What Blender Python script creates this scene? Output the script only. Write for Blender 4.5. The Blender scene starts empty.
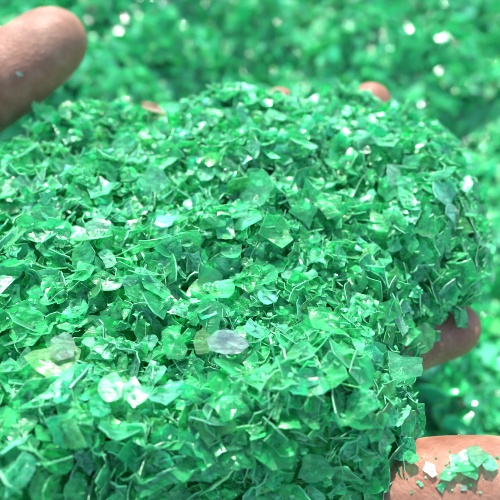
import bpy, math, random
import numpy as np
from mathutils import Vector, Matrix
from mathutils.bvhtree import BVHTree

R = math.radians
rng = np.random.default_rng(11)
scene = bpy.context.scene
C = scene.collection

# ------------------------------------------------------------------ camera
PITCH, DIST, LENS = R(48), 0.155, 41.0
F = np.array([0.0, 0.0, 0.078])                       # what the lens is aimed at: the middle of the heap
EYE = F + DIST * np.array([0, -math.cos(PITCH), math.sin(PITCH)])
FWD = (F - EYE) / DIST
RIGHT = np.array([1.0, 0, 0])
UP = np.cross(RIGHT, FWD)
cd = bpy.data.cameras.new('camera')
cam = bpy.data.objects.new('camera', cd)
C.objects.link(cam)
cam.location = EYE
cam.rotation_euler = (math.pi / 2 - PITCH, 0, 0)
cd.lens = LENS
cd.sensor_width = 36
cd.clip_start, cd.clip_end = 0.005, 50
cd.dof.use_dof = True
cd.dof.focus_distance = 0.137
cd.dof.aperture_fstop = 12.5
scene.camera = cam


def ray(px, py):
    k = 36 / LENS / 500
    d = FWD + RIGHT * ((px - 250) * k) + UP * ((250 - py) * k)
    return d / np.linalg.norm(d)


def at(px, py, z):
    """the point at height z that is seen at a place of the photo (500 wide)"""
    d = ray(px, py)
    return EYE + d * ((z - EYE[2]) / d[2])


def project(p):
    v = np.asarray(p) - EYE
    k = 36 / LENS / 500
    w = v @ FWD
    return 250 + (v @ RIGHT) / w / k, 250 - (v @ UP) / w / k


# ------------------------------------------------------------------ small helpers
def tag(o, label=None, cat=None, group=None, kind=None):
    for k, v in (('label', label), ('category', cat), ('group', group), ('kind', kind)):
        if v:
            o[k] = v
    return o


def link(name, me, parent=None):
    o = bpy.data.objects.new(name, me)
    C.objects.link(o)
    if parent:
        o.parent = parent
    return o


class Waves:
    """smooth uneven relief: a sum of sines in random directions"""
    def __init__(self, seed, parts):
        r = np.random.default_rng(seed)
        self.w = []
        for lam, amp, n in parts:
            for _ in range(n):
                a = r.uniform(0, 2 * math.pi)
                l = lam * r.uniform(.7, 1.4)
                self.w.append((math.cos(a) * 2 * math.pi / l, math.sin(a) * 2 * math.pi / l, r.uniform(0, 6.28), amp / math.sqrt(n)))

    def __call__(self, x, y):
        s = 0
        for a, b, p, m in self.w:
            s = s + m * np.sin(a * x + b * y + p)
        return s


# ------------------------------------------------------------------ materials
def new_mat(name):
    m = bpy.data.materials.new(name)
    m.use_nodes = True
    nt = m.node_tree
    nt.nodes.clear()
    return m, nt, lambda t, **kw: mk(nt, t, **kw)


def mk(nt, t, **kw):
    n = nt.nodes.new(t)
    for k, v in kw.items():
        if k.startswith('i_'):
            n.inputs[k[2:].replace('_', ' ')].default_value = v
        else:
            setattr(n, k, v)
    return n


def ramp(n, stops):
    el = n.color_ramp.elements
    while len(el) < len(stops):
        el.new(0.5)
    for e, (p, c) in zip(el, stops):
        e.position = p
        e.color = c if len(c) == 4 else (*c, 1)


def flake_material(name, clear, rough, bump, rim, fine=True):
    """scuffed clear plastic: part of the light passes straight through tinted, part is scattered forward and back, and the skin is glossy"""
    m, nt, N = new_mat(name)
    L = nt.links.new
    out = N('ShaderNodeOutputMaterial')
    att = N('ShaderNodeAttribute', attribute_name='tint')
    geo = N('ShaderNodeTexCoord')
    off = N('ShaderNodeAttribute', attribute_name='seed')
    add = N('ShaderNodeVectorMath', operation='ADD')
    L(geo.outputs['Object'], add.inputs[0])
    L(off.outputs['Vector'], add.inputs[1])
    if not fine:                                         # never in focus: even scuffing
        pale = N('ShaderNodeMixRGB', i_Color2=(.46, .95, .66, 1))
        sc = N('ShaderNodeMath', operation='MULTIPLY'); sc.inputs[1].default_value = .35
        L(att.outputs['Alpha'], sc.inputs[0]); L(sc.outputs[0], pale.inputs['Fac']); L(att.outputs['Color'], pale.inputs['Color1'])
        dif = N('ShaderNodeBsdfDiffuse'); trl = N('ShaderNodeBsdfTranslucent'); tra = N('ShaderNodeBsdfTransparent')
        gls = N('ShaderNodeBsdfGlossy', i_Roughness=rough)
        if bump:
            nz = N('ShaderNodeTexNoise', i_Scale=330.0, i_Detail=1.0)
            L(geo.outputs['Object'], nz.inputs['Vector'])
            bb = N('ShaderNodeBump', i_Strength=bump, i_Distance=.0015)
            L(nz.outputs['Fac'], bb.inputs['Height']); L(bb.outputs[0], gls.inputs['Normal'])
        lift = N('ShaderNodeGamma', i_Gamma=.3)
        L(att.outputs['Color'], lift.inputs['Color']); L(lift.outputs[0], tra.inputs['Color'])
        L(pale.outputs[0], dif.inputs['Color']); L(pale.outputs[0], trl.inputs['Color'])
        m1 = N('ShaderNodeMixShader', i_Fac=.5); m2 = N('ShaderNodeMixShader', i_Fac=clear); m3 = N('ShaderNodeMixShader')
        fr = N('ShaderNodeFresnel', i_IOR=1.57)
        L(dif.outputs[0], m1.inputs[1]); L(trl.outputs[0], m1.inputs[2])
        L(m1.outputs[0], m2.inputs[1]); L(tra.outputs[0], m2.inputs[2])
        L(fr.outputs[0], m3.inputs[0]); L(m2.outputs[0], m3.inputs[1]); L(gls.outputs[0], m3.inputs[2])
        L(m3.outputs[0], out.inputs['Surface'])
        return m
    # scuffs: streaky noise, gives frost and uneven gloss
    mp = N('ShaderNodeMapping')
    mp.inputs['Scale'].default_value = (1, 2.6, 1)
    L(add.outputs[0], mp.inputs['Vector'])
    n1 = N('ShaderNodeTexNoise', i_Scale=420.0, i_Detail=2.5, i_Roughness=0.7)
    L(mp.outputs[0], n1.inputs['Vector'])
    r1 = N('ShaderNodeValToRGB')
    ramp(r1, [(0.47, (0, 0, 0)), (0.62, (1, 1, 1))])
    L(n1.outputs['Fac'], r1.inputs[0])
    fm = N('ShaderNodeMath', operation='MULTIPLY')       # frost amount = alpha of tint x mask
    L(att.outputs['Alpha'], fm.inputs[0])
    a2 = N('ShaderNodeMath', operation='MULTIPLY_ADD', use_clamp=True)
    L(r1.outputs[0], a2.inputs[0]); a2.inputs[1].default_value = 0.85; a2.inputs[2].default_value = 0.18
    L(a2.outputs[0], fm.inputs[1])
    pale = N('ShaderNodeMixRGB')
    pale.inputs['Color2'].default_value = (.46, .96, .66, 1)
    L(att.outputs['Color'], pale.inputs['Color1'])
    if rim:
        fm2 = N('ShaderNodeMath', operation='MAXIMUM')
        L(fm.outputs[0], fm2.inputs[0]); fm2.inputs[1].default_value = 0.6
        fm = fm2
    L(fm.outputs[0], pale.inputs['Fac'])
    # crumpled skin
    n2 = N('ShaderNodeTexNoise', i_Scale=190.0, i_Detail=1.0, i_Roughness=0.5)
    L(add.outputs[0], n2.inputs['Vector'])
    b1 = N('ShaderNodeBump', i_Strength=bump, i_Distance=0.0012)
    L(n2.outputs['Fac'], b1.inputs['Height'])
    b2 = N('ShaderNodeBump', i_Strength=0.6, i_Distance=0.00035)
    L(n1.outputs['Fac'], b2.inputs['Height'])
    L(b1.outputs[0], b2.inputs['Normal'])
    dif = N('ShaderNodeBsdfDiffuse')
    trl = N('ShaderNodeBsdfTranslucent')
    tra = N('ShaderNodeBsdfTransparent')
    gls = N('ShaderNodeBsdfGlossy')
    L(pale.outputs[0], dif.inputs['Color']); L(b2.outputs[0], dif.inputs['Normal'])
    L(pale.outputs[0], trl.inputs['Color']); L(b2.outputs[0], trl.inputs['Normal'])
    # straight-through light: the tint lifted, as a thin sheet colours less than its body colour
    lift = N('ShaderNodeGamma'); lift.inputs['Gamma'].default_value = 0.3
    L(att.outputs['Color'], lift.inputs['Color'])
    L(lift.outputs[0], tra.inputs['Color'])
    rr = N('ShaderNodeMapRange')
    rr.inputs['To Min'].default_value = rough; rr.inputs['To Max'].default_value = rough + 0.22
    L(n1.outputs['Fac'], rr.inputs['Value'])
    L(rr.outputs[0], gls.inputs['Roughness']); L(b2.outputs[0], gls.inputs['Normal'])
    m1 = N('ShaderNodeMixShader'); m1.inputs[0].default_value = 0.65
    L(dif.outputs[0], m1.inputs[1]); L(trl.outputs[0], m1.inputs[2])
    cl = N('ShaderNodeMath', operation='MULTIPLY_ADD', use_clamp=True)
    L(fm.outputs[0], cl.inputs[0]); cl.inputs[1].default_value = -clear * 0.8; cl.inputs[2].default_value = clear
    m2 = N('ShaderNodeMixShader')
    rfr = N('ShaderNodeBsdfRefraction', i_IOR=1.22, i_Roughness=.08)
    L(lift.outputs[0], rfr.inputs['Color']); L(b2.outputs[0], rfr.inputs['Normal'])
    mr = N('ShaderNodeMixShader', i_Fac=.0 if rim else .30)
    L(tra.outputs[0], mr.inputs[1]); L(rfr.outputs[0], mr.inputs[2])
    L(cl.outputs[0], m2.inputs[0]); L(m1.outputs[0], m2.inputs[1]); L(mr.outputs[0], m2.inputs[2])
    fr = N('ShaderNodeFresnel', i_IOR=1.43)
    L(b2.outputs[0], fr.inputs['Normal'])
    m3 = N('ShaderNodeMixShader')
    L(fr.outputs[0], m3.inputs[0]); L(m2.outputs[0], m3.inputs[1]); L(gls.outputs[0], m3.inputs[2])
    L(m3.outputs[0], out.inputs['Surface'])
    return m


MAT_FACE = flake_material('clear_flake_plastic', 0.80, 0.21, 1.0, False)
MAT_RIM = flake_material('cut_flake_edge', 0.30, 0.2, 0.1, True)
MAT_DEEP = flake_material('buried_flake_plastic', 0.0, 0.2, 0, False, False)
MAT_BED = flake_material('bed_flake_plastic', 0.45, 0.10, 0.6, False, False)


# ------------------------------------------------------------------ flake shapes
class Shape:
    pass


def make_shape(seed, fine=True):
    r = np.random.default_rng(seed)
    nc = int(r.choice([4, 4, 4, 5, 5, 6]))
    ang = np.sort(r.uniform(0, 2 * math.pi, nc))
    for _ in range(40):                                  # corners must surround the middle
        gaps = np.diff(np.append(ang, ang[0] + 2 * math.pi))
        if gaps.max() < 2.1 and gaps.min() > .6:
            break
        ang = np.sort(r.uniform(0, 2 * math.pi, nc))
    else:
        ang = np.arange(nc) * 2 * math.pi / nc + r.uniform(-.25, .25, nc)
    rad = r.uniform(.8, 1.2, nc)
    asp = r.choice([1, 1, .9, .8, .7, .6])
    cor = np.stack([np.cos(ang) * rad, np.sin(ang) * rad * asp], 1)
    pts = []
    for i in range(nc):
        a, b = cor[i], cor[(i + 1) % nc]
        pts.append(a)
        if fine:
            k = 3 if np.linalg.norm(b - a) > 1.1 else 2
            nrm = np.array([-(b - a)[1], (b - a)[0]])
            arc = r.normal(0, .06)
            for j in range(1, k + 1):
                t = j / (k + 1) + r.normal(0, .04)
                pts.append(a + (b - a) * t + nrm * (arc * 4 * t * (1 - t) + r.normal(0, .03)))
    o2 = np.array(pts)
    n = len(o2)
    rings = [1.0, .66, .33] if fine else [1.0]
    P2 = [o2]
    for f in rings[1:]:
        sm = o2 * f
        sm = .5 * sm + .25 * (np.roll(sm, 1, 0) + np.roll(sm, -1, 0))
        P2.append(sm + r.normal(0, .035, sm.shape))
    P2.append(np.zeros((1, 2)))
    P2 = np.concatenate(P2)
    x, y = P2[:, 0], P2[:, 1]
    a = r.uniform(0, math.pi)
    u, v = x * math.cos(a) + y * math.sin(a), -x * math.sin(a) + y * math.cos(a)
    kind = r.choice(['curved', 'flat', 'folded', 'crumpled'], p=[.28, .22, .18, .32])
    z = r.normal(0, .012, len(x)) if fine else r.normal(0, .05, len(x))
    if kind == 'curved':
        z = z + r.uniform(.12, .45) * u * u + r.normal(0, .08) * v * u
    elif kind == 'flat':
        z = z + r.uniform(.02, .12) * u * u
    elif kind == 'folded':
        c = r.uniform(-.35, .35)
        z = z + r.uniform(.5, 1.0) * np.maximum(0, u - c) + .1 * v * v
    else:
        z = z + .18 * np.sin(3.1 * u + r.uniform(0, 6)) + .14 * np.sin(4.2 * v + r.uniform(0, 6)) + r.normal(0, .05, len(x))
    P = np.stack([x, y, z], 1)
    m = len(P)
    F_ = []
    nr = len(rings)
    for q in range(nr - 1):
        for i in range(n):
            j = (i + 1) % n
            A, B, D, E = q * n + i, q * n + j, (q + 1) * n + j, (q + 1) * n + i
            F_ += [(A, B, D), (A, D, E)] if r.random() < .5 else [(A, B, E), (B, D, E)]
    for i in range(n):
        F_.append(((nr - 1) * n + i, (nr - 1) * n + (i + 1) % n, m - 1))
    F_ = np.array(F_)
    nrm = np.zeros_like(P)
    fn = np.cross(P[F_[:, 1]] - P[F_[:, 0]], P[F_[:, 2]] - P[F_[:, 0]])
    for k in range(3):
        np.add.at(nrm, F_[:, k], fn)
    nrm /= np.linalg.norm(nrm, axis=1, keepdims=True) + 1e-9
    th = r.choice([.015, .02, .028, .045]) if fine else .04
    top, bot = P + nrm * th, P - nrm * th
    s = Shape()
    s.kind = kind
    rim_t = top[:n] * 1.0
    rim_b = bot[:n] * 1.0
    s.v = np.concatenate([top, bot, rim_t, rim_b])
    R0, R1 = 2 * m, 2 * m + n
    rim = []
    for i in range(n):
        j = (i + 1) % n
        rim += [(R0 + i, R1 + i, R1 + j), (R0 + i, R1 + j, R0 + j)]
    s.f = np.concatenate([F_, F_[:, ::-1] + m, np.array(rim)])
    s.mat = np.concatenate([np.zeros(2 * len(F_), int), np.ones(len(rim), int)])
    s.smooth = np.concatenate([np.full(2 * len(F_), kind != 'crumpled' or r.random() < .25), np.zeros(len(rim), bool)])
    s.area = .5 * np.linalg.norm(fn, axis=1).sum()
    return s


FINE = [make_shape(100 + i) for i in range(110)]
COARSE = [make_shape(900 + i, False) for i in range(60)]


def frame_from(nrm, spin):
    nrm = nrm / np.linalg.norm(nrm)
    t = np.array([1.0, 0, 0]) if abs(nrm[0]) < .8 else np.array([0, 1.0, 0])
    a = np.cross(nrm, t); a /= np.linalg.norm(a)
    b = np.cross(nrm, a)
    c, s = math.cos(spin), math.sin(spin)
    return np.stack([a * c + b * s, -a * s + b * c, nrm], 1)     # columns


class Flake:
    __slots__ = ('s', 'p', 'm', 'r', 'tint', 'frost', 'seed', 'nrm', 'off', 'deep')

    def __init__(self, s, p, nrm, r, tint, frost, spin=None):
        self.s, self.p, self.r, self.tint, self.frost = s, np.array(p), r, tint, frost
        self.nrm = nrm; self.deep = False
        self.m = frame_from(np.array(nrm, float), rng.uniform(0, 6.28) if spin is None else spin) * r
        self.seed = rng.uniform(0, 9, 3)

    def verts(self):
        return self.s.v @ self.m.T + self.p


def build(name, flakes, mats, origin=None):
    """flakes as ONE mesh; origin: where the object stands"""
    org = np.zeros(3) if origin is None else origin
    V, Fc, M, S, T, SD = [], [], [], [], [], []
    base = 0
    for f in flakes:
        v = f.verts() - org
        V.append(v); Fc.append(f.s.f + base); M.append(np.full(len(f.s.f), 2) if f.deep else f.s.mat); S.append(f.s.smooth)
        T.append(np.tile([*f.tint, f.frost], (len(v), 1)))
        SD.append(np.tile(f.seed, (len(v), 1)))
        base += len(v)
    V, Fc, M, S, T, SD = map(np.concatenate, (V, Fc, M, S, T, SD))
    me = bpy.data.meshes.new(name)
    nf = len(Fc)
    me.vertices.add(len(V)); me.vertices.foreach_set('co', V.astype(np.float32).ravel())
    me.loops.add(nf * 3); me.loops.foreach_set('vertex_index', Fc.astype(np.int32).ravel())
    me.polygons.add(nf)
    me.polygons.foreach_set('loop_start', np.arange(0, nf * 3, 3, dtype=np.int32))
    me.polygons.foreach_set('loop_total', np.full(nf, 3, dtype=np.int32))
    for m in mats:
        me.materials.append(m)
    me.polygons.foreach_set('material_index', M.astype(np.int32))
    me.polygons.foreach_set('use_smooth', S)
    a = me.attributes.new('tint', 'FLOAT_COLOR', 'POINT')
    a.data.foreach_set('color', T.astype(np.float32).ravel())
    a = me.attributes.new('seed', 'FLOAT_VECTOR', 'POINT')
    a.data.foreach_set('vector', SD.astype(np.float32).ravel())
    me.update(calc_edges=True)
    o = link(name, me)
    o.location = org
    return o


# linear tints of the plastic
GREENS = {
    'bright green': (.065, .95, .34),
    'deep green': (.02, .88, .24),
    'pale green': (.20, .96, .54),
    'bluish green': (.022, .88, .38),
    'yellowish green': (.15, .95, .26),
}
GK = list(GREENS)
GP = [.50, .20, .14, .11, .05]


def pick_tint(r):
    k = r.choice(len(GK), p=GP)
    c = np.array(GREENS[GK[k]]) * r.uniform((.75, .95, .85), (1.25, 1.03, 1.15))
    frost = {'pale green': r.uniform(.35, .8)}.get(GK[k], r.choice([.12, .3, .6], p=[.4, .35, .25]))
    return GK[k], np.clip(c, 0, .96), float(frost)


# ------------------------------------------------------------------ heap relief
ZB = 0.052
OUT_PX = [(-150, 330), (-110, 215), (-40, 200), (30, 165), (95, 134), (180, 127), (260, 121), (330, 112), (392, 122), (438, 154),
          (467, 194), (487, 236), (493, 276), (474, 307), (432, 340), (405, 372), (420, 425), (412, 468), (398, 505),
          (330, 522), (220, 535), (120, 560), (20, 650), (-120, 720), (-260, 560)]
OUT = np.array([at(x, y, ZB + .004)[:2] for x, y in OUT_PX])
wav = Waves(5, [(.055, .0030, 5), (.022, .0016, 7), (.011, .0007, 7)])


HOL = at(222, 275, ZB + .027)


def edge_dist(x, y):
    p = np.stack([x, y], -1)[..., None, :]
    a = OUT; b = np.roll(OUT, -1, 0)
    ab = b - a
    t = np.clip(((p - a) * ab).sum(-1) / (ab * ab).sum(-1), 0, 1)
    d = np.linalg.norm(p - (a + ab * t[..., None]), axis=-1).min(-1)
    X, Y = np.asarray(x)[..., None], np.asarray(y)[..., None]
    cr = ((a[:, 1] > Y) != (b[:, 1] > Y)) & (X < (b[:, 0] - a[:, 0]) * (Y - a[:, 1]) / (b[:, 1] - a[:, 1] + 1e-12) + a[:, 0])
    ins = cr.sum(-1) % 2 == 1
    return np.where(ins, d, -d)


def heap_h(x, y):
    d = edge_dist(x, y)
    q = np.clip((-np.asarray(y) - .012) / .03, 0, 1) * np.clip((np.asarray(x) + .075) / .04, 0, 1)
    t = np.clip(d / (.040 - .019 * q), 0, 1)
    dome = np.clip(1 - (1 - t) ** (2 - .45 * q), 0, 1) ** (.5 + .22 * q)
    hollow = .0055 * np.exp(-((x - HOL[0]) ** 2 + (y - HOL[1]) ** 2) / .0065 ** 2)
    return ZB - hollow + .031 * dome + wav(x, y) * np.clip(d / .012, 0, 1)


def heap_grad(x, y, e=.0012):
    return (heap_h(x + e, y) - heap_h(x - e, y)) / (2 * e), (heap_h(x, y + e) - heap_h(x, y - e)) / (2 * e)


def on_heap(px, py):
    d = ray(px, py)
    ts = np.linspace(.07, .34, 900)
    P = EYE + d * ts[:, None]
    under = P[:, 2] < heap_h(P[:, 0], P[:, 1])
    under &= edge_dist(P[:, 0], P[:, 1]) > 0
    i = int(np.argmax(under))
    p = P[i]
    gx, gy = heap_grad(np.array(p[0]), np.array(p[1]))
    n = np.array([-gx, -gy, 1.0]); n /= np.linalg.norm(n)
    return p, n


# sample the heap's skin
lo, hi = OUT.min(0), OUT.max(0)
flakes = []
NH = 10500
cand = rng.uniform(lo, hi, (NH * 3, 2))
d = edge_dist(cand[:, 0], cand[:, 1])
gx, gy = heap_grad(cand[:, 0], cand[:, 1])
slope = np.clip(np.sqrt(1 + gx ** 2 + gy ** 2), 1, 3.2)
vis_y = np.array([project((c[0], c[1], ZB + .02)) for c in cand])
inview = (vis_y[:, 0] > -70) & (vis_y[:, 1] < 600)
keep = (d > .0004) & (rng.uniform(0, 3.2, len(cand)) < slope * np.where(inview, 1, .35))
cand, gx, gy, d = cand[keep], gx[keep], gy[keep], d[keep]
cand, gx, gy, d = cand[:NH], gx[:NH], gy[:NH], d[:NH]
hz = heap_h(cand[:, 0], cand[:, 1])
for i in range(len(cand)):
    n = np.array([-gx[i], -gy[i], 1.0])
    L_ = np.linalg.norm(n)
    if L_ > 4:
        n = np.array([-gx[i], -gy[i], 1.0 + .25 * L_])
    n /= np.linalg.norm(n)
    dep = min(rng.exponential(.0040) - .0006, .013)
    r = float(np.clip(rng.lognormal(math.log(.0032), .33), .0012, .0048))
    if dep < .001 and r > .0055 and rng.random() < .5:
        r *= .75
    nn = n + rng.normal(0, .52, 3)
    name, tint, frost = pick_tint(rng)
    s = FINE[rng.integers(len(FINE))]
    f = Flake(s, np.array([cand[i, 0], cand[i, 1], hz[i]]) - n * dep, nn, r, tint, frost)
    f.off = (name, s.kind)
    flakes.append(f)
# buried layer that fills the heap
for i in rng.choice(len(cand), 2300):
    n = np.array([-gx[i], -gy[i], 1.0]); n /= np.linalg.norm(n)
    name, tint, frost = pick_tint(rng)
    s = FINE[rng.integers(len(FINE))]
    f = Flake(s, np.array([cand[i, 0], cand[i, 1], hz[i]]) - n * rng.uniform(.006, .015), n + rng.normal(0, .4, 3), rng.uniform(.005, .0075), tint, frost)
    f.off = (name, s.kind); f.deep = True
    flakes.append(f)
# crumbs
for i in rng.choice(len(cand), 3200):
    gxn = np.array([-gx[i], -gy[i], 1.0]); gxn /= np.linalg.norm(gxn)
    name, tint, frost = pick_tint(rng)
    s = FINE[rng.integers(len(FINE))]
    f = Flake(s, np.array([cand[i, 0], cand[i, 1], hz[i]]) + rng.normal(0, .001, 3), gxn + rng.normal(0, .8, 3), rng.uniform(.0004, .0011), tint, .7)
    f.off = (name, s.kind)
    flakes.append(f)

# ------------------------------------------------------------------ flakes one can point at by their look
flat = [s for s in FINE if s.kind == 'flat' and s.area > 1.3]
rnd = sorted([s for s in FINE if s.kind in ('curved', 'flat')], key=lambda s: np.ptp(np.linalg.norm(s.v[-16:, :2], axis=1)))
curv = [s for s in FINE if s.kind == 'curved' and s.area > 1.3]
special = []


def put(px, py, size_px, tint, frost, label, shapes, idx, tilt=(0, 0, 0), lift=.0018, spin=0.0, name='plastic_flake', face=.5, asp=1):
    p, n = on_heap(px, py)
    to_eye = EYE - p
    dist = np.linalg.norm(to_eye)
    to_eye = to_eye / dist
    nn = n * (1 - face) + to_eye * face + np.array(tilt)
    r = size_px * dist * (36 / LENS / 500) / 2
    f = Flake(shapes[idx % len(shapes)], p + n * lift, nn, r, np.array(tint), frost, spin)
    f.m[:, 1] *= asp
    f.off = ('special', label, name)
    special.append(f)
    return f


put(153, 114, 28, (.75, .30, .14), .1, 'small copper brown translucent flake lying on the heap behind its top left edge', curv, 1, (.3, .1, .2), .002, 1.5, face=.3, asp=.6)
put(222, 359, 42, (.78, .86, .88), .7, 'smooth milky white curved flake just below the middle of the heap', rnd, 0, (.25, -.05, .1), .0062, 1.45, face=.8, asp=.55)
put(240, 346, 34, (.30, .50, .50), .35, 'clear greyish blue flake leaning behind the milky white flake', flat, 2, (.5, .2, 0), .0045, 1.3, face=.6)
put(58, 372, 60, (.42, .95, .36), .35, 'large flat yellow green flake in the lower left of the heap', flat, 4, (.1, .2, 0), .0035, .5, face=.7)
put(72, 355, 26, (.62, .70, .55), .8, 'frosted cream flake touching the top of the large yellow green flake', flat, 6, (.4, 0, .1), .0045, .9, face=.6)
put(100, 234, 40, (.34, .95, .62), .6, 'frosted pale square flake on the upper left of the heap below the thumb', flat, 1, (0, .1, .2), .0025, .2, face=.6)
put(107, 270, 26, (.36, .95, .62), .6, 'small shiny pale flake right below the frosted pale square flake', flat, 3, (-.35, 0, .1), .003, .6, face=.6)
put(136, 400, 34, (.28, .95, .52), .4, 'pale glossy squarish flake with a white glint low on the left', flat, 5, (0, .25, .1), .004, .1, face=.7)
put(104, 402, 30, (.36, .95, .58), .6, 'frosted white green flake left of the pale glossy squarish flake', flat, 7, (-.35, 0, .1), .004, .8, face=.6)
put(395, 182, 32, (.40, .92, .62), .55, 'frosted greyish pale flake in the upper right of the heap', flat, 2, (.55, -.1, 0), .002, .4, face=.5)
put(388, 372, 46, (.20, .94, .50), .35, 'large pale diamond flake at the right edge left of the dark ring finger', flat, 0, (.1, .1, 0), .004, 1.4, face=.75)
put(170, 352, 36, (.04, .92, .30), .2, 'smooth rounded green flake left of the milky white flake', curv, 5, (0, 0, .2), .004, .3, face=.7)
put(204, 338, 24, (.42, .95, .34), .35, 'small lime green sliver lying above the milky white flake', flat, 8, (0, .1, .2), .0035, 2.4, face=.6)
put(152, 192, 34, (.32, .95, .58), .5, 'frosted upright pale flake in the upper middle left', curv, 2, (0, -.3, 0), .003, 1.5, face=.7)
put(258, 200, 44, (.14, .95, .42), .3, 'long pale pointed flake lying across the upper middle of the heap', curv, 6, (-.5, -.1, 0), .003, 2.7, face=.5)
put(168, 230, 26, (.22, .85, .75), .4, 'small flake with a bluish sheen left of the middle', flat, 9, (0, .3, .3), .003, .2, face=.3)
put(322, 336, 44, (.04, .92, .28), .2, 'round cupped bright flake right of the milky white flake', curv, 7, (0, 0, .1), .004, .9, face=.7)
put(300, 215, 34, (.07, .94, .34), .25, 'smooth bright flake near the middle of the upper heap', curv, 4, (0, .1, .2), .003, .1, face=.6)
put(325, 212, 30, (.07, .94, .34), .3, 'bright green tilted flake right of the smooth bright flake', flat, 3, (0, .1, .2), .003, .7, face=.6)

# ------------------------------------------------------------------ which flakes show largest: rays from the lens
allf = flakes + special
VV, FF, owner = [], [], []
base = 0
for i, f in enumerate(allf):
    v = f.verts(); VV.append(v); FF.append(f.s.f + base); owner.append(np.full(len(f.s.f), i)); base += len(v)
VV, FF, owner = np.concatenate(VV), np.concatenate(FF), np.concatenate(owner)
bvh = BVHTree.FromPolygons([tuple(v) for v in VV.tolist()], [tuple(f) for f in FF.tolist()])
hits = np.zeros(len(allf)); hx = np.zeros(len(allf)); hy = np.zeros(len(allf))
eye = Vector(EYE)
for py in np.arange(1, 500, 2.5):
    for px in np.arange(1, 500, 2.5):
        loc, _n, idx, _d = bvh.ray_cast(eye, Vector(ray(px, py)), .5)
        if idx is not None:
            o = owner[idx]; hits[o] += 1; hx[o] += px; hy[o] += py
n_special = len(special)
order = [i for i in np.argsort(-hits) if i < len(flakes) and not flakes[i].deep][:300 - n_special - 28]
picked = set(order)

# ------------------------------------------------------------------ each gets its own words
LAND = [('the copper flake', 152, 112), ('the milky flake', 224, 358), ('the yellow flake', 58, 372),
        ('the square flake', 100, 234), ('the greyish flake', 395, 182), ('the diamond flake', 388, 372),
        ('the picture centre', 255, 245), ('the middle fingertip', 378, 92), ('the ring fingertip', 470, 335), ('the dark front slope', 255, 460),
        ('the lower left corner', 0, 500), ("the heap's left edge", 0, 200), ("the heap's high middle", 280, 140)]


def words_for(i):
    f = allf[i]
    col, kind = f.off
    x, y = hx[i] / max(hits[i], 1), hy[i] / max(hits[i], 1)
    size = 'large' if hits[i] > 75 else ('medium' if hits[i] > 38 else 'small')
    l, lx, ly = min(LAND, key=lambda q: (q[1] - x) ** 2 + (q[2] - y) ** 2)
    dx, dy = x - lx, y - ly
    dist = math.hypot(dx, dy)
    a = math.degrees(math.atan2(-dy, dx)) % 360
    side = ['right of', 'above and right of', 'above', 'above and left of', 'left of', 'below and left of', 'below', 'below and right of'][int((a + 22.5) // 45) % 8]
    near = 'just' if dist < 34 else 'well'
    return f'{size} {kind} {col} flake {near} {side} {l}', x, y


lab = {}
for i in order:
    t, x, y = words_for(i)
    lab.setdefault(t, []).append((y, i))
labels = {}
for t, v in lab.items():
    v.sort()
    if len(v) == 1:
        labels[v[0][1]] = t
    else:
        w = {2: ['upper', 'lower']}.get(len(v)) or ['topmost'] + [f'{q} highest' for q in ('second', 'third', 'fourth', 'fifth', 'sixth', 'seventh')][:len(v) - 2] + ['lowest']
        for q, (y, i) in enumerate(v):
            labels[i] = f'{w[q]} {t}'
GROUP = 'loose green plastic flakes on the heap'
for i in order:
    f = allf[i]
    o = build('plastic_flake', [f], [MAT_FACE, MAT_RIM], f.p)
    tag(o, labels[i], 'plastic flake', GROUP)
for f in special:
    o = build('plastic_flake', [f], [MAT_FACE, MAT_RIM], f.p)
    tag(o, f.off[1], 'plastic flake', GROUP)
rest = [f for i, f in enumerate(flakes) if i not in picked]
o = build('flake_heap', rest, [MAT_FACE, MAT_RIM, MAT_DEEP], np.array([0, 0, ZB]))
tag(o, 'mass of small translucent green plastic flakes heaped on the open hand', 'flakes', kind='stuff')

# ------------------------------------------------------------------ the bed of flakes below
bw = Waves(21, [(.20, .022, 5), (.09, .018, 7), (.035, .006, 9)])


def bed_h(x, y):
    return bw(x, y) - .072


def sheet(x0, x1, y0, y1, n, m, z):
    xs, ys = np.linspace(x0, x1, n), np.linspace(y0, y1, m)
    X, Y = np.meshgrid(xs, ys)
    Z = z(X, Y)
    V = np.stack([X, Y, Z], -1).reshape(-1, 3)
    Fq = [(j * n + i, j * n + i + 1, (j + 1) * n + i + 1, (j + 1) * n + i) for j in range(m - 1) for i in range(n - 1)]
    me = bpy.data.meshes.new('ground')
    me.from_pydata(V.tolist(), [], Fq)
    for p in me.polygons:
        p.use_smooth = True
    return me


gm, nt, N = new_mat('packed_green_flakes')
L = nt.links.new
out = N('ShaderNodeOutputMaterial'); pb = N('ShaderNodeBsdfPrincipled', i_Roughness=.35)
tc = N('ShaderNodeTexCoord')
vo = N('ShaderNodeTexVoronoi', i_Scale=150.0)
L(tc.outputs['Object'], vo.inputs['Vector'])
cr = N('ShaderNodeValToRGB')
ramp(cr, [(0.0, (.005, .10, .03)), (.5, (.012, .26, .085)), (1.0, (.06, .42, .17))])
sp = N('ShaderNodeSeparateColor')
L(vo.outputs['Color'], sp.inputs[0]); L(sp.outputs[0], cr.inputs[0]); L(cr.outputs[0], pb.inputs['Base Color'])
bp = N('ShaderNodeBump', i_Strength=.8, i_Distance=.004)
L(vo.outputs['Distance'], bp.inputs['Height']); L(bp.outputs[0], pb.inputs['Normal'])
L(pb.outputs[0], out.inputs['Surface'])
far = Waves(8, [(1.3, .03, 5), (.4, .012, 6)])
g = link('ground', sheet(-3, 3, -2.4, 4, 260, 280, lambda x, y: bed_h(x, y) - .006 + far(x, y) * np.clip((np.hypot(x, y - .2) - .6) / .8, 0, 1)))
g.data.materials.append(gm)
tag(g, kind='structure')

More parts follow.
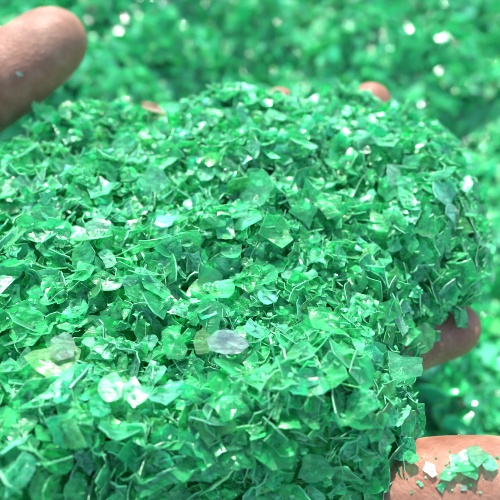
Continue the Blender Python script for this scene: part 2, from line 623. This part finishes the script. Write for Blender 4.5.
bed = []
NB = 34000
by = rng.uniform(-.16, .74, NB * 2)
bx = rng.uniform(-.52, .52, NB * 2)
ok = np.abs(bx) < .15 + .42 * (by + .16)
bx, by = bx[ok][:NB], by[ok][:NB]
bz = bed_h(bx, by)
e = .002
bgx, bgy = (bed_h(bx + e, by) - bz) / e, (bed_h(bx, by + e) - bz) / e
for i in range(len(bx)):
    n = np.array([-bgx[i], -bgy[i], 1.0]); n /= np.linalg.norm(n)
    name, tint, frost = pick_tint(rng)
    if rng.random() < .006:
        tint, frost = np.array([.55, .36, .26]), .5
    tint = tint * np.array([.85, .96, .90])                # bed flakes get a slightly deeper tint than the heap's
    r = float(np.clip(rng.lognormal(math.log(.0044), .34), .002, .0085))
    bed.append(Flake(COARSE[rng.integers(len(COARSE))], np.array([bx[i], by[i], bz[i]]) + n * rng.uniform(-.004, .003), n + rng.normal(0, .48, 3), r, tint, frost))
o = build('flake_bed', bed, [MAT_BED, MAT_BED])
tag(o, 'wide bed of shredded green plastic flakes spread out below the hand, out of focus', 'flakes', kind='stuff')

# ------------------------------------------------------------------ the hand
sm, nt, N = new_mat('skin')
L = nt.links.new
out = N('ShaderNodeOutputMaterial')
pb = N('ShaderNodeBsdfPrincipled', i_Roughness=.58, i_IOR=1.38)
pb.subsurface_method = 'RANDOM_WALK'
pb.inputs['Subsurface Weight'].default_value = .35
pb.inputs['Subsurface Radius'].default_value = (1.0, .32, .16)
pb.inputs['Subsurface Scale'].default_value = .0028
tc = N('ShaderNodeTexCoord')
n1 = N('ShaderNodeTexNoise', i_Scale=140.0, i_Detail=6.0, i_Roughness=.6)
L(tc.outputs['Object'], n1.inputs['Vector'])
c1 = N('ShaderNodeValToRGB')
ramp(c1, [(.3, (.18, .075, .043)), (.52, (.24, .122, .078)), (.72, (.33, .19, .132))])
L(n1.outputs['Fac'], c1.inputs[0])
n0 = N('ShaderNodeTexNoise', i_Scale=42.0, i_Detail=2.0)
L(tc.outputs['Object'], n0.inputs['Vector'])
c0 = N('ShaderNodeValToRGB')
ramp(c0, [(.38, (1.0, .85, .82)), (.6, (1, 1, 1))])
L(n0.outputs['Fac'], c0.inputs[0])
mx = N('ShaderNodeMixRGB', blend_type='MULTIPLY', i_Fac=1.0)
L(c1.outputs[0], mx.inputs['Color1']); L(c0.outputs[0], mx.inputs['Color2'])
L(mx.outputs[0], pb.inputs['Base Color'])
w = N('ShaderNodeTexWave', wave_type='RINGS', rings_direction='SPHERICAL', i_Scale=1000.0, i_Distortion=22.0, i_Detail=2.0)
w.inputs['Detail Scale'].default_value = .12
L(tc.outputs['Object'], w.inputs['Vector'])
n3 = N('ShaderNodeTexVoronoi', feature='DISTANCE_TO_EDGE', i_Scale=620.0)
L(tc.outputs['Object'], n3.inputs['Vector'])
b1 = N('ShaderNodeBump', i_Strength=.14, i_Distance=.0001)
L(w.outputs['Fac'], b1.inputs['Height'])
b2 = N('ShaderNodeBump', i_Strength=.5, i_Distance=.0005)
L(n3.outputs['Distance'], b2.inputs['Height']); L(b1.outputs[0], b2.inputs['Normal'])
b3 = N('ShaderNodeBump', i_Strength=.4, i_Distance=.0012)
L(n1.outputs['Fac'], b3.inputs['Height']); L(b2.outputs[0], b3.inputs['Normal'])
L(b3.outputs[0], pb.inputs['Normal'])
L(pb.outputs[0], out.inputs['Surface'])


def spline(P, n):
    """Catmull-Rom through the rows of P (any width)"""
    P = np.array(P, float)
    Q = np.vstack([2 * P[0] - P[1], P, 2 * P[-1] - P[-2]])
    res = []
    for k in range(len(P) - 1):
        p0, p1, p2, p3 = Q[k:k + 4]
        for t in np.linspace(0, 1, n, endpoint=False):
            res.append(.5 * (2 * p1 + (p2 - p0) * t + (2 * p0 - 5 * p1 + 4 * p2 - p3) * t * t + (3 * p1 - p0 - 3 * p2 + p3) * t ** 3))
    res.append(P[-1])
    return np.array(res)


HV, HF = [], []


def limb(joints, n=14, seg=28, up=(0, 0, 1), round_tip=True):
    """joints: rows (x, y, z, half width, half height); the last is the tip"""
    S = spline(joints, n)
    c, rw, rh = S[:, :3], S[:, 3], S[:, 4]
    if round_tip:                                        # round the end: last stretch follows a circle
        L_ = np.concatenate([[0], np.cumsum(np.linalg.norm(np.diff(c, axis=0), axis=1))])
        tot = L_[-1]
        # resample with dense tip
        tt = np.concatenate([np.linspace(0, tot - rw[-1] * 1.3, 60), tot - rw[-1] * 1.3 * (1 - np.sin(np.linspace(0, math.pi / 2, 16)[1:]))])
        c = np.stack([np.interp(tt, L_, c[:, k]) for k in range(3)], 1)
        rw, rh = np.interp(tt, L_, rw), np.interp(tt, L_, rh)
        q = np.clip((tt - (tot - rw[-1] * 1.3)) / (rw[-1] * 1.3), 0, 1)
        k = np.sqrt(np.clip(1 - q ** 2.3, 0.0004, 1))
        rw, rh = rw * k, rh * k
    base = sum(len(v) for v in HV)
    up = np.array(up, float)
    V = []
    for i in range(len(c)):
        t = c[min(i + 1, len(c) - 1)] - c[max(i - 1, 0)]
        t /= np.linalg.norm(t) + 1e-12
        s = np.cross(t, up); s /= np.linalg.norm(s)
        u = np.cross(s, t)
        a = np.linspace(0, 2 * math.pi, seg, endpoint=False)
        V.append(c[i] + np.outer(np.cos(a) * rw[i], s) + np.outer(np.sin(a) * rh[i], u))
    m = len(V)
    HV.append(np.concatenate(V))
    for j in range(m - 1):
        for i in range(seg):
            k = (i + 1) % seg
            HF.append((base + j * seg + i, base + j * seg + k, base + (j + 1) * seg + k, base + (j + 1) * seg + i))
    HF.append(tuple(base + i for i in range(seg))[::-1])
    HF.append(tuple(base + (m - 1) * seg + i for i in range(seg)))


def J(px, py, z, w, h):
    return (*at(px, py, z), w / 1000, h / 1000)


wrist = at(-170, 620, .012)
mcp = {'index': at(60, 330, .030), 'middle': at(150, 370, .028), 'ring': at(220, 430, .026), 'little': at(270, 520, .027)}
# fingers (root inside the palm)
ix = [(*mcp['index'], .0105, .010), J(150, 220, .032, 9.2, 9), J(235, 160, .046, 8.4, 8), J(289, 91, .0758, 7.2, 6.6)]
md = [(*mcp['middle'], .0105, .010), J(250, 270, .030, 9.5, 9), J(330, 185, .046, 8.8, 8.2), J(379, 84, .0745, 9.0, 8.2)]
rg = [(*mcp['ring'], .0105, .010), J(310, 392, .034, 9.6, 9.4), J(392, 350, .042, 9.8, 9.6), J(432, 333, .044, 9.8, 9.4), J(480, 321, .047, 9.2, 8.8)]
lt = [(*mcp['little'], .011, .011), J(340, 500, .040, 10, 10), J(410, 490, .053, 11.5, 10.8), J(480, 484, .057, 11.2, 10.6), J(575, 480, .060, 8.8, 8.2)]
th = [(*at(-190, 420, .020), .016, .014), J(-150, 290, .036, 14, 13), J(-75, 150, .070, 13.5, 13), J(-35, 104, .080, 15.4, 14.4), J(12, 72, .087, 14.6, 13.4), J(79, 22, .094, 11.8, 11.2)]
for f_ in (ix, md, rg, lt, th):
    limb(f_)
# palm: metacarpals, heel, thumb ball, wrist and forearm
for k in ('index', 'middle', 'ring', 'little'):
    a = mcp[k]
    limb([(*wrist, .017, .014), (*(wrist * .5 + a * .5 + np.array([0, 0, -.004])), .014, .012), (*(a + (a - wrist) * .04), .0125, .0105)])
limb([(*wrist, .018, .016), (*(wrist * .55 + at(-190, 420, .020) * .45), .020, .017), (*at(-150, 330, .030), .016, .013)])
limb([(*(wrist + (mcp['little'] - wrist) * .15), .018, .016), (*at(120, 640, .018), .016, .014), (*at(270, 560, .024), .012, .011)])
fa = wrist + (wrist - mcp['middle']) / np.linalg.norm(wrist - mcp['middle']) * .2 + np.array([0, 0, .02])
limb([(*(wrist + (mcp['middle'] - wrist) * .2), .030, .019), (*wrist, .029, .019), (*(wrist * .6 + fa * .4), .033, .026), (*fa, .040, .036)], round_tip=False)
me = bpy.data.meshes.new('hand')
me.from_pydata(np.concatenate(HV).tolist(), [], HF)
tmp = bpy.data.objects.new('hand_build', me); C.objects.link(tmp)
rm = tmp.modifiers.new('r', 'REMESH'); rm.mode = 'VOXEL'; rm.voxel_size = .0011
s_ = tmp.modifiers.new('s', 'SMOOTH'); s_.iterations = 7; s_.factor = .5
dg = bpy.context.evaluated_depsgraph_get()
hm = bpy.data.meshes.new_from_object(tmp.evaluated_get(dg))
bpy.data.objects.remove(tmp)
hm.name = 'hand'
for p in hm.polygons:
    p.use_smooth = True
hm.materials.clear(); hm.materials.append(sm)
hand = link('hand', hm)
tag(hand, 'open left hand, palm up with spread fingers, carrying the heap of green flakes', 'hand')

# nails on the far side of the tips
nm, nt, N = new_mat('nail')
out = N('ShaderNodeOutputMaterial'); pb = N('ShaderNodeBsdfPrincipled', i_Roughness=.25)
pb.inputs['Base Color'].default_value = (.72, .45, .38, 1)
nt.links.new(pb.outputs[0], out.inputs['Surface'])
for chain in (ix, md, rg, lt, th):
    S = spline(chain, 14)
    c = S[-9]; t = S[-2][:3] - S[-11][:3]; t /= np.linalg.norm(t)
    s = np.cross(t, (0, 0, 1)); s /= np.linalg.norm(s)
    u = np.cross(s, t)
    V, Fq = [], []
    for th_ in (0, .0004):
        for j in range(9):
            for i in range(9):
                a = (i / 8 - .5) * 1.35
                q = (j / 8 - .5) * 2
                wq = math.sqrt(max(.25, 1 - .55 * abs(q) ** 3))
                V.append(c[:3] + t * (q * .0048) + s * math.sin(a * wq) * (c[3] - .0004 + th_) - u * math.cos(a * wq) * (c[4] - .0001 + th_))
    for th_ in (0, 1):
        b = 81 * th_
        for j in range(8):
            for i in range(8):
                q = (b + j * 9 + i, b + j * 9 + i + 1, b + (j + 1) * 9 + i + 1, b + (j + 1) * 9 + i)
                Fq.append(q if th_ else q[::-1])
    rimi = [i for i in range(9)] + [9 * j + 8 for j in range(1, 9)] + [72 + i for i in range(7, -1, -1)] + [9 * j for j in range(7, 0, -1)]
    for k in range(len(rimi)):
        a, b = rimi[k], rimi[(k + 1) % len(rimi)]
        Fq.append((a, b, b + 81, a + 81))
    m_ = bpy.data.meshes.new('nail'); m_.from_pydata([tuple(v) for v in V], [], Fq)
    for p in m_.polygons:
        p.use_smooth = True
    m_.materials.append(nm)
    link('nail', m_, hand)

# ------------------------------------------------------------------ flakes lying on the skin
hb = BVHTree.FromPolygons([tuple(v.co) for v in hm.vertices], [tuple(p.vertices) for p in hm.polygons])


def on_hand(px, py, size_px, tint, frost, label, shp, tilt, spin, lift):
    d_ = ray(px, py)
    loc, n, _i, _d = hb.ray_cast(eye, Vector(d_), .6)
    if loc is None:
        print('NO HAND AT', px, py); return
    n = np.array(n); p = np.array(loc)
    r = size_px * np.linalg.norm(p - EYE) * (36 / LENS / 500) / 2
    f = Flake(shp, p + n * lift, n + np.array(tilt), r, np.array(tint), frost, spin)
    o = build('plastic_flake', [f], [MAT_FACE, MAT_RIM], f.p)
    tag(o, label, 'plastic flake', 'loose flakes stuck to the skin')


on_hand(430, 470, 17, (.72, .85, .78), .9, 'small shiny white flake stuck to the little finger', flat[1], (0, .2, 0), .3, .0008)
on_hand(458, 466, 25, (.08, .88, .36), .4, 'larger bright green flake lying on the little finger', curv[2], (0, .2, 0), .8, .0018)
on_hand(475, 461, 22, (.20, .70, .36), .5, 'pale green flake leaning on the larger flake on the little finger', curv[1], (.3, 0, .3), .1, .0026)
on_hand(441, 487, 12, (.10, .85, .38), .4, 'small dark green chip on the little finger below the white flake', flat[0], (0, 0, 0), 2.0, .0005)
on_hand(448, 476, 18, (.09, .85, .40), .5, 'small green flake wedged against the left side of the larger flake on the little finger', curv[3], (-.3, .2, .1), 1.8, .0016)
on_hand(469, 474, 20, (.06, .80, .30), .3, 'small deep green flake below the pale leaning flake on the little finger', flat[4], (.2, .3, .1), .6, .0020)
on_hand(489, 466, 17, (.20, .88, .50), .7, 'small frosted flake farthest along the little finger to the right', flat[6], (.3, .2, 0), 1.1, .0014)
on_hand(413, 462, 18, (.08, .88, .36), .5, 'bright flake where the heap meets the little finger', curv[5], (-.3, .3, .2), .4, .0024)
on_hand(420, 484, 7, (.10, .88, .40), .6, 'small round bit at the lower left of the white flake', flat[3], (0, 0, 0), .7, .0004)
on_hand(463, 488, 8, (.60, .90, .75), .8, 'small pale bit under the cluster on the little finger', flat[5], (0, 0, 0), .7, .0004)
on_hand(19, 74, 7, (.72, .80, .72), .9, 'tiny white plastic speck stuck to the side of the thumb', flat[2], (0, 0, 0), 1.0, .0004)

crumb_spots = [(422, 458), (436, 458), (446, 464), (452, 490), (470, 485), (483, 480), (493, 474), (497, 458), (407, 478), (412, 492), (433, 495), (480, 492), (465, 455), (450, 452), (426, 478), (440, 477)]
crumb_shapes = [s for s in FINE if s.kind == 'crumpled']
for k, (x_, y_) in enumerate(crumb_spots):
    on_hand(x_, y_, 1.6 + (k * 7 % 5) * .75, list(GREENS.values())[k % 3], .6, 'tiny green crumb scattered over the skin of the little finger', crumb_shapes[k % len(crumb_shapes)], (rng.normal() * .3, .2, 0), k, .0003)

# ------------------------------------------------------------------ light
SUN_EL, SUN_AZ = R(60), R(-9)                        # azimuth from +Y (away from the lens), negative = to the left
sd = Vector((math.sin(SUN_AZ) * math.cos(SUN_EL), math.cos(SUN_AZ) * math.cos(SUN_EL), math.sin(SUN_EL)))
ld = bpy.data.lights.new('sun', 'SUN'); ld.energy = 3.3; ld.angle = R(.5); ld.color = (1, .96, .9)
lo_ = bpy.data.objects.new('sun', ld); C.objects.link(lo_)
lo_.rotation_euler = sd.to_track_quat('Z', 'Y').to_euler()
W = bpy.data.worlds.new('World'); scene.world = W; W.use_nodes = True
nt = W.node_tree; bg = nt.nodes['Background']
sky = nt.nodes.new('ShaderNodeTexSky'); sky.sky_type = 'NISHITA'; sky.sun_disc = False
sky.sun_elevation = SUN_EL; sky.sun_rotation = SUN_AZ
nt.links.new(sky.outputs[0], bg.inputs[0]); bg.inputs[1].default_value = .145
vs = scene.view_settings
vs.view_transform = 'Standard'; vs.look = 'None'; vs.gamma = 1; vs.use_curve_mapping = False
vs.exposure = 1.64
cy = scene.cycles
cy.max_bounces = 8; cy.diffuse_bounces = 6; cy.glossy_bounces = 2; cy.transmission_bounces = 4; cy.transparent_max_bounces = 12
cy.use_adaptive_sampling = True; cy.adaptive_threshold = .1; cy.adaptive_min_samples = 16
cy.use_denoising = True
cy.use_light_tree = False
cy.sample_clamp_indirect = 6
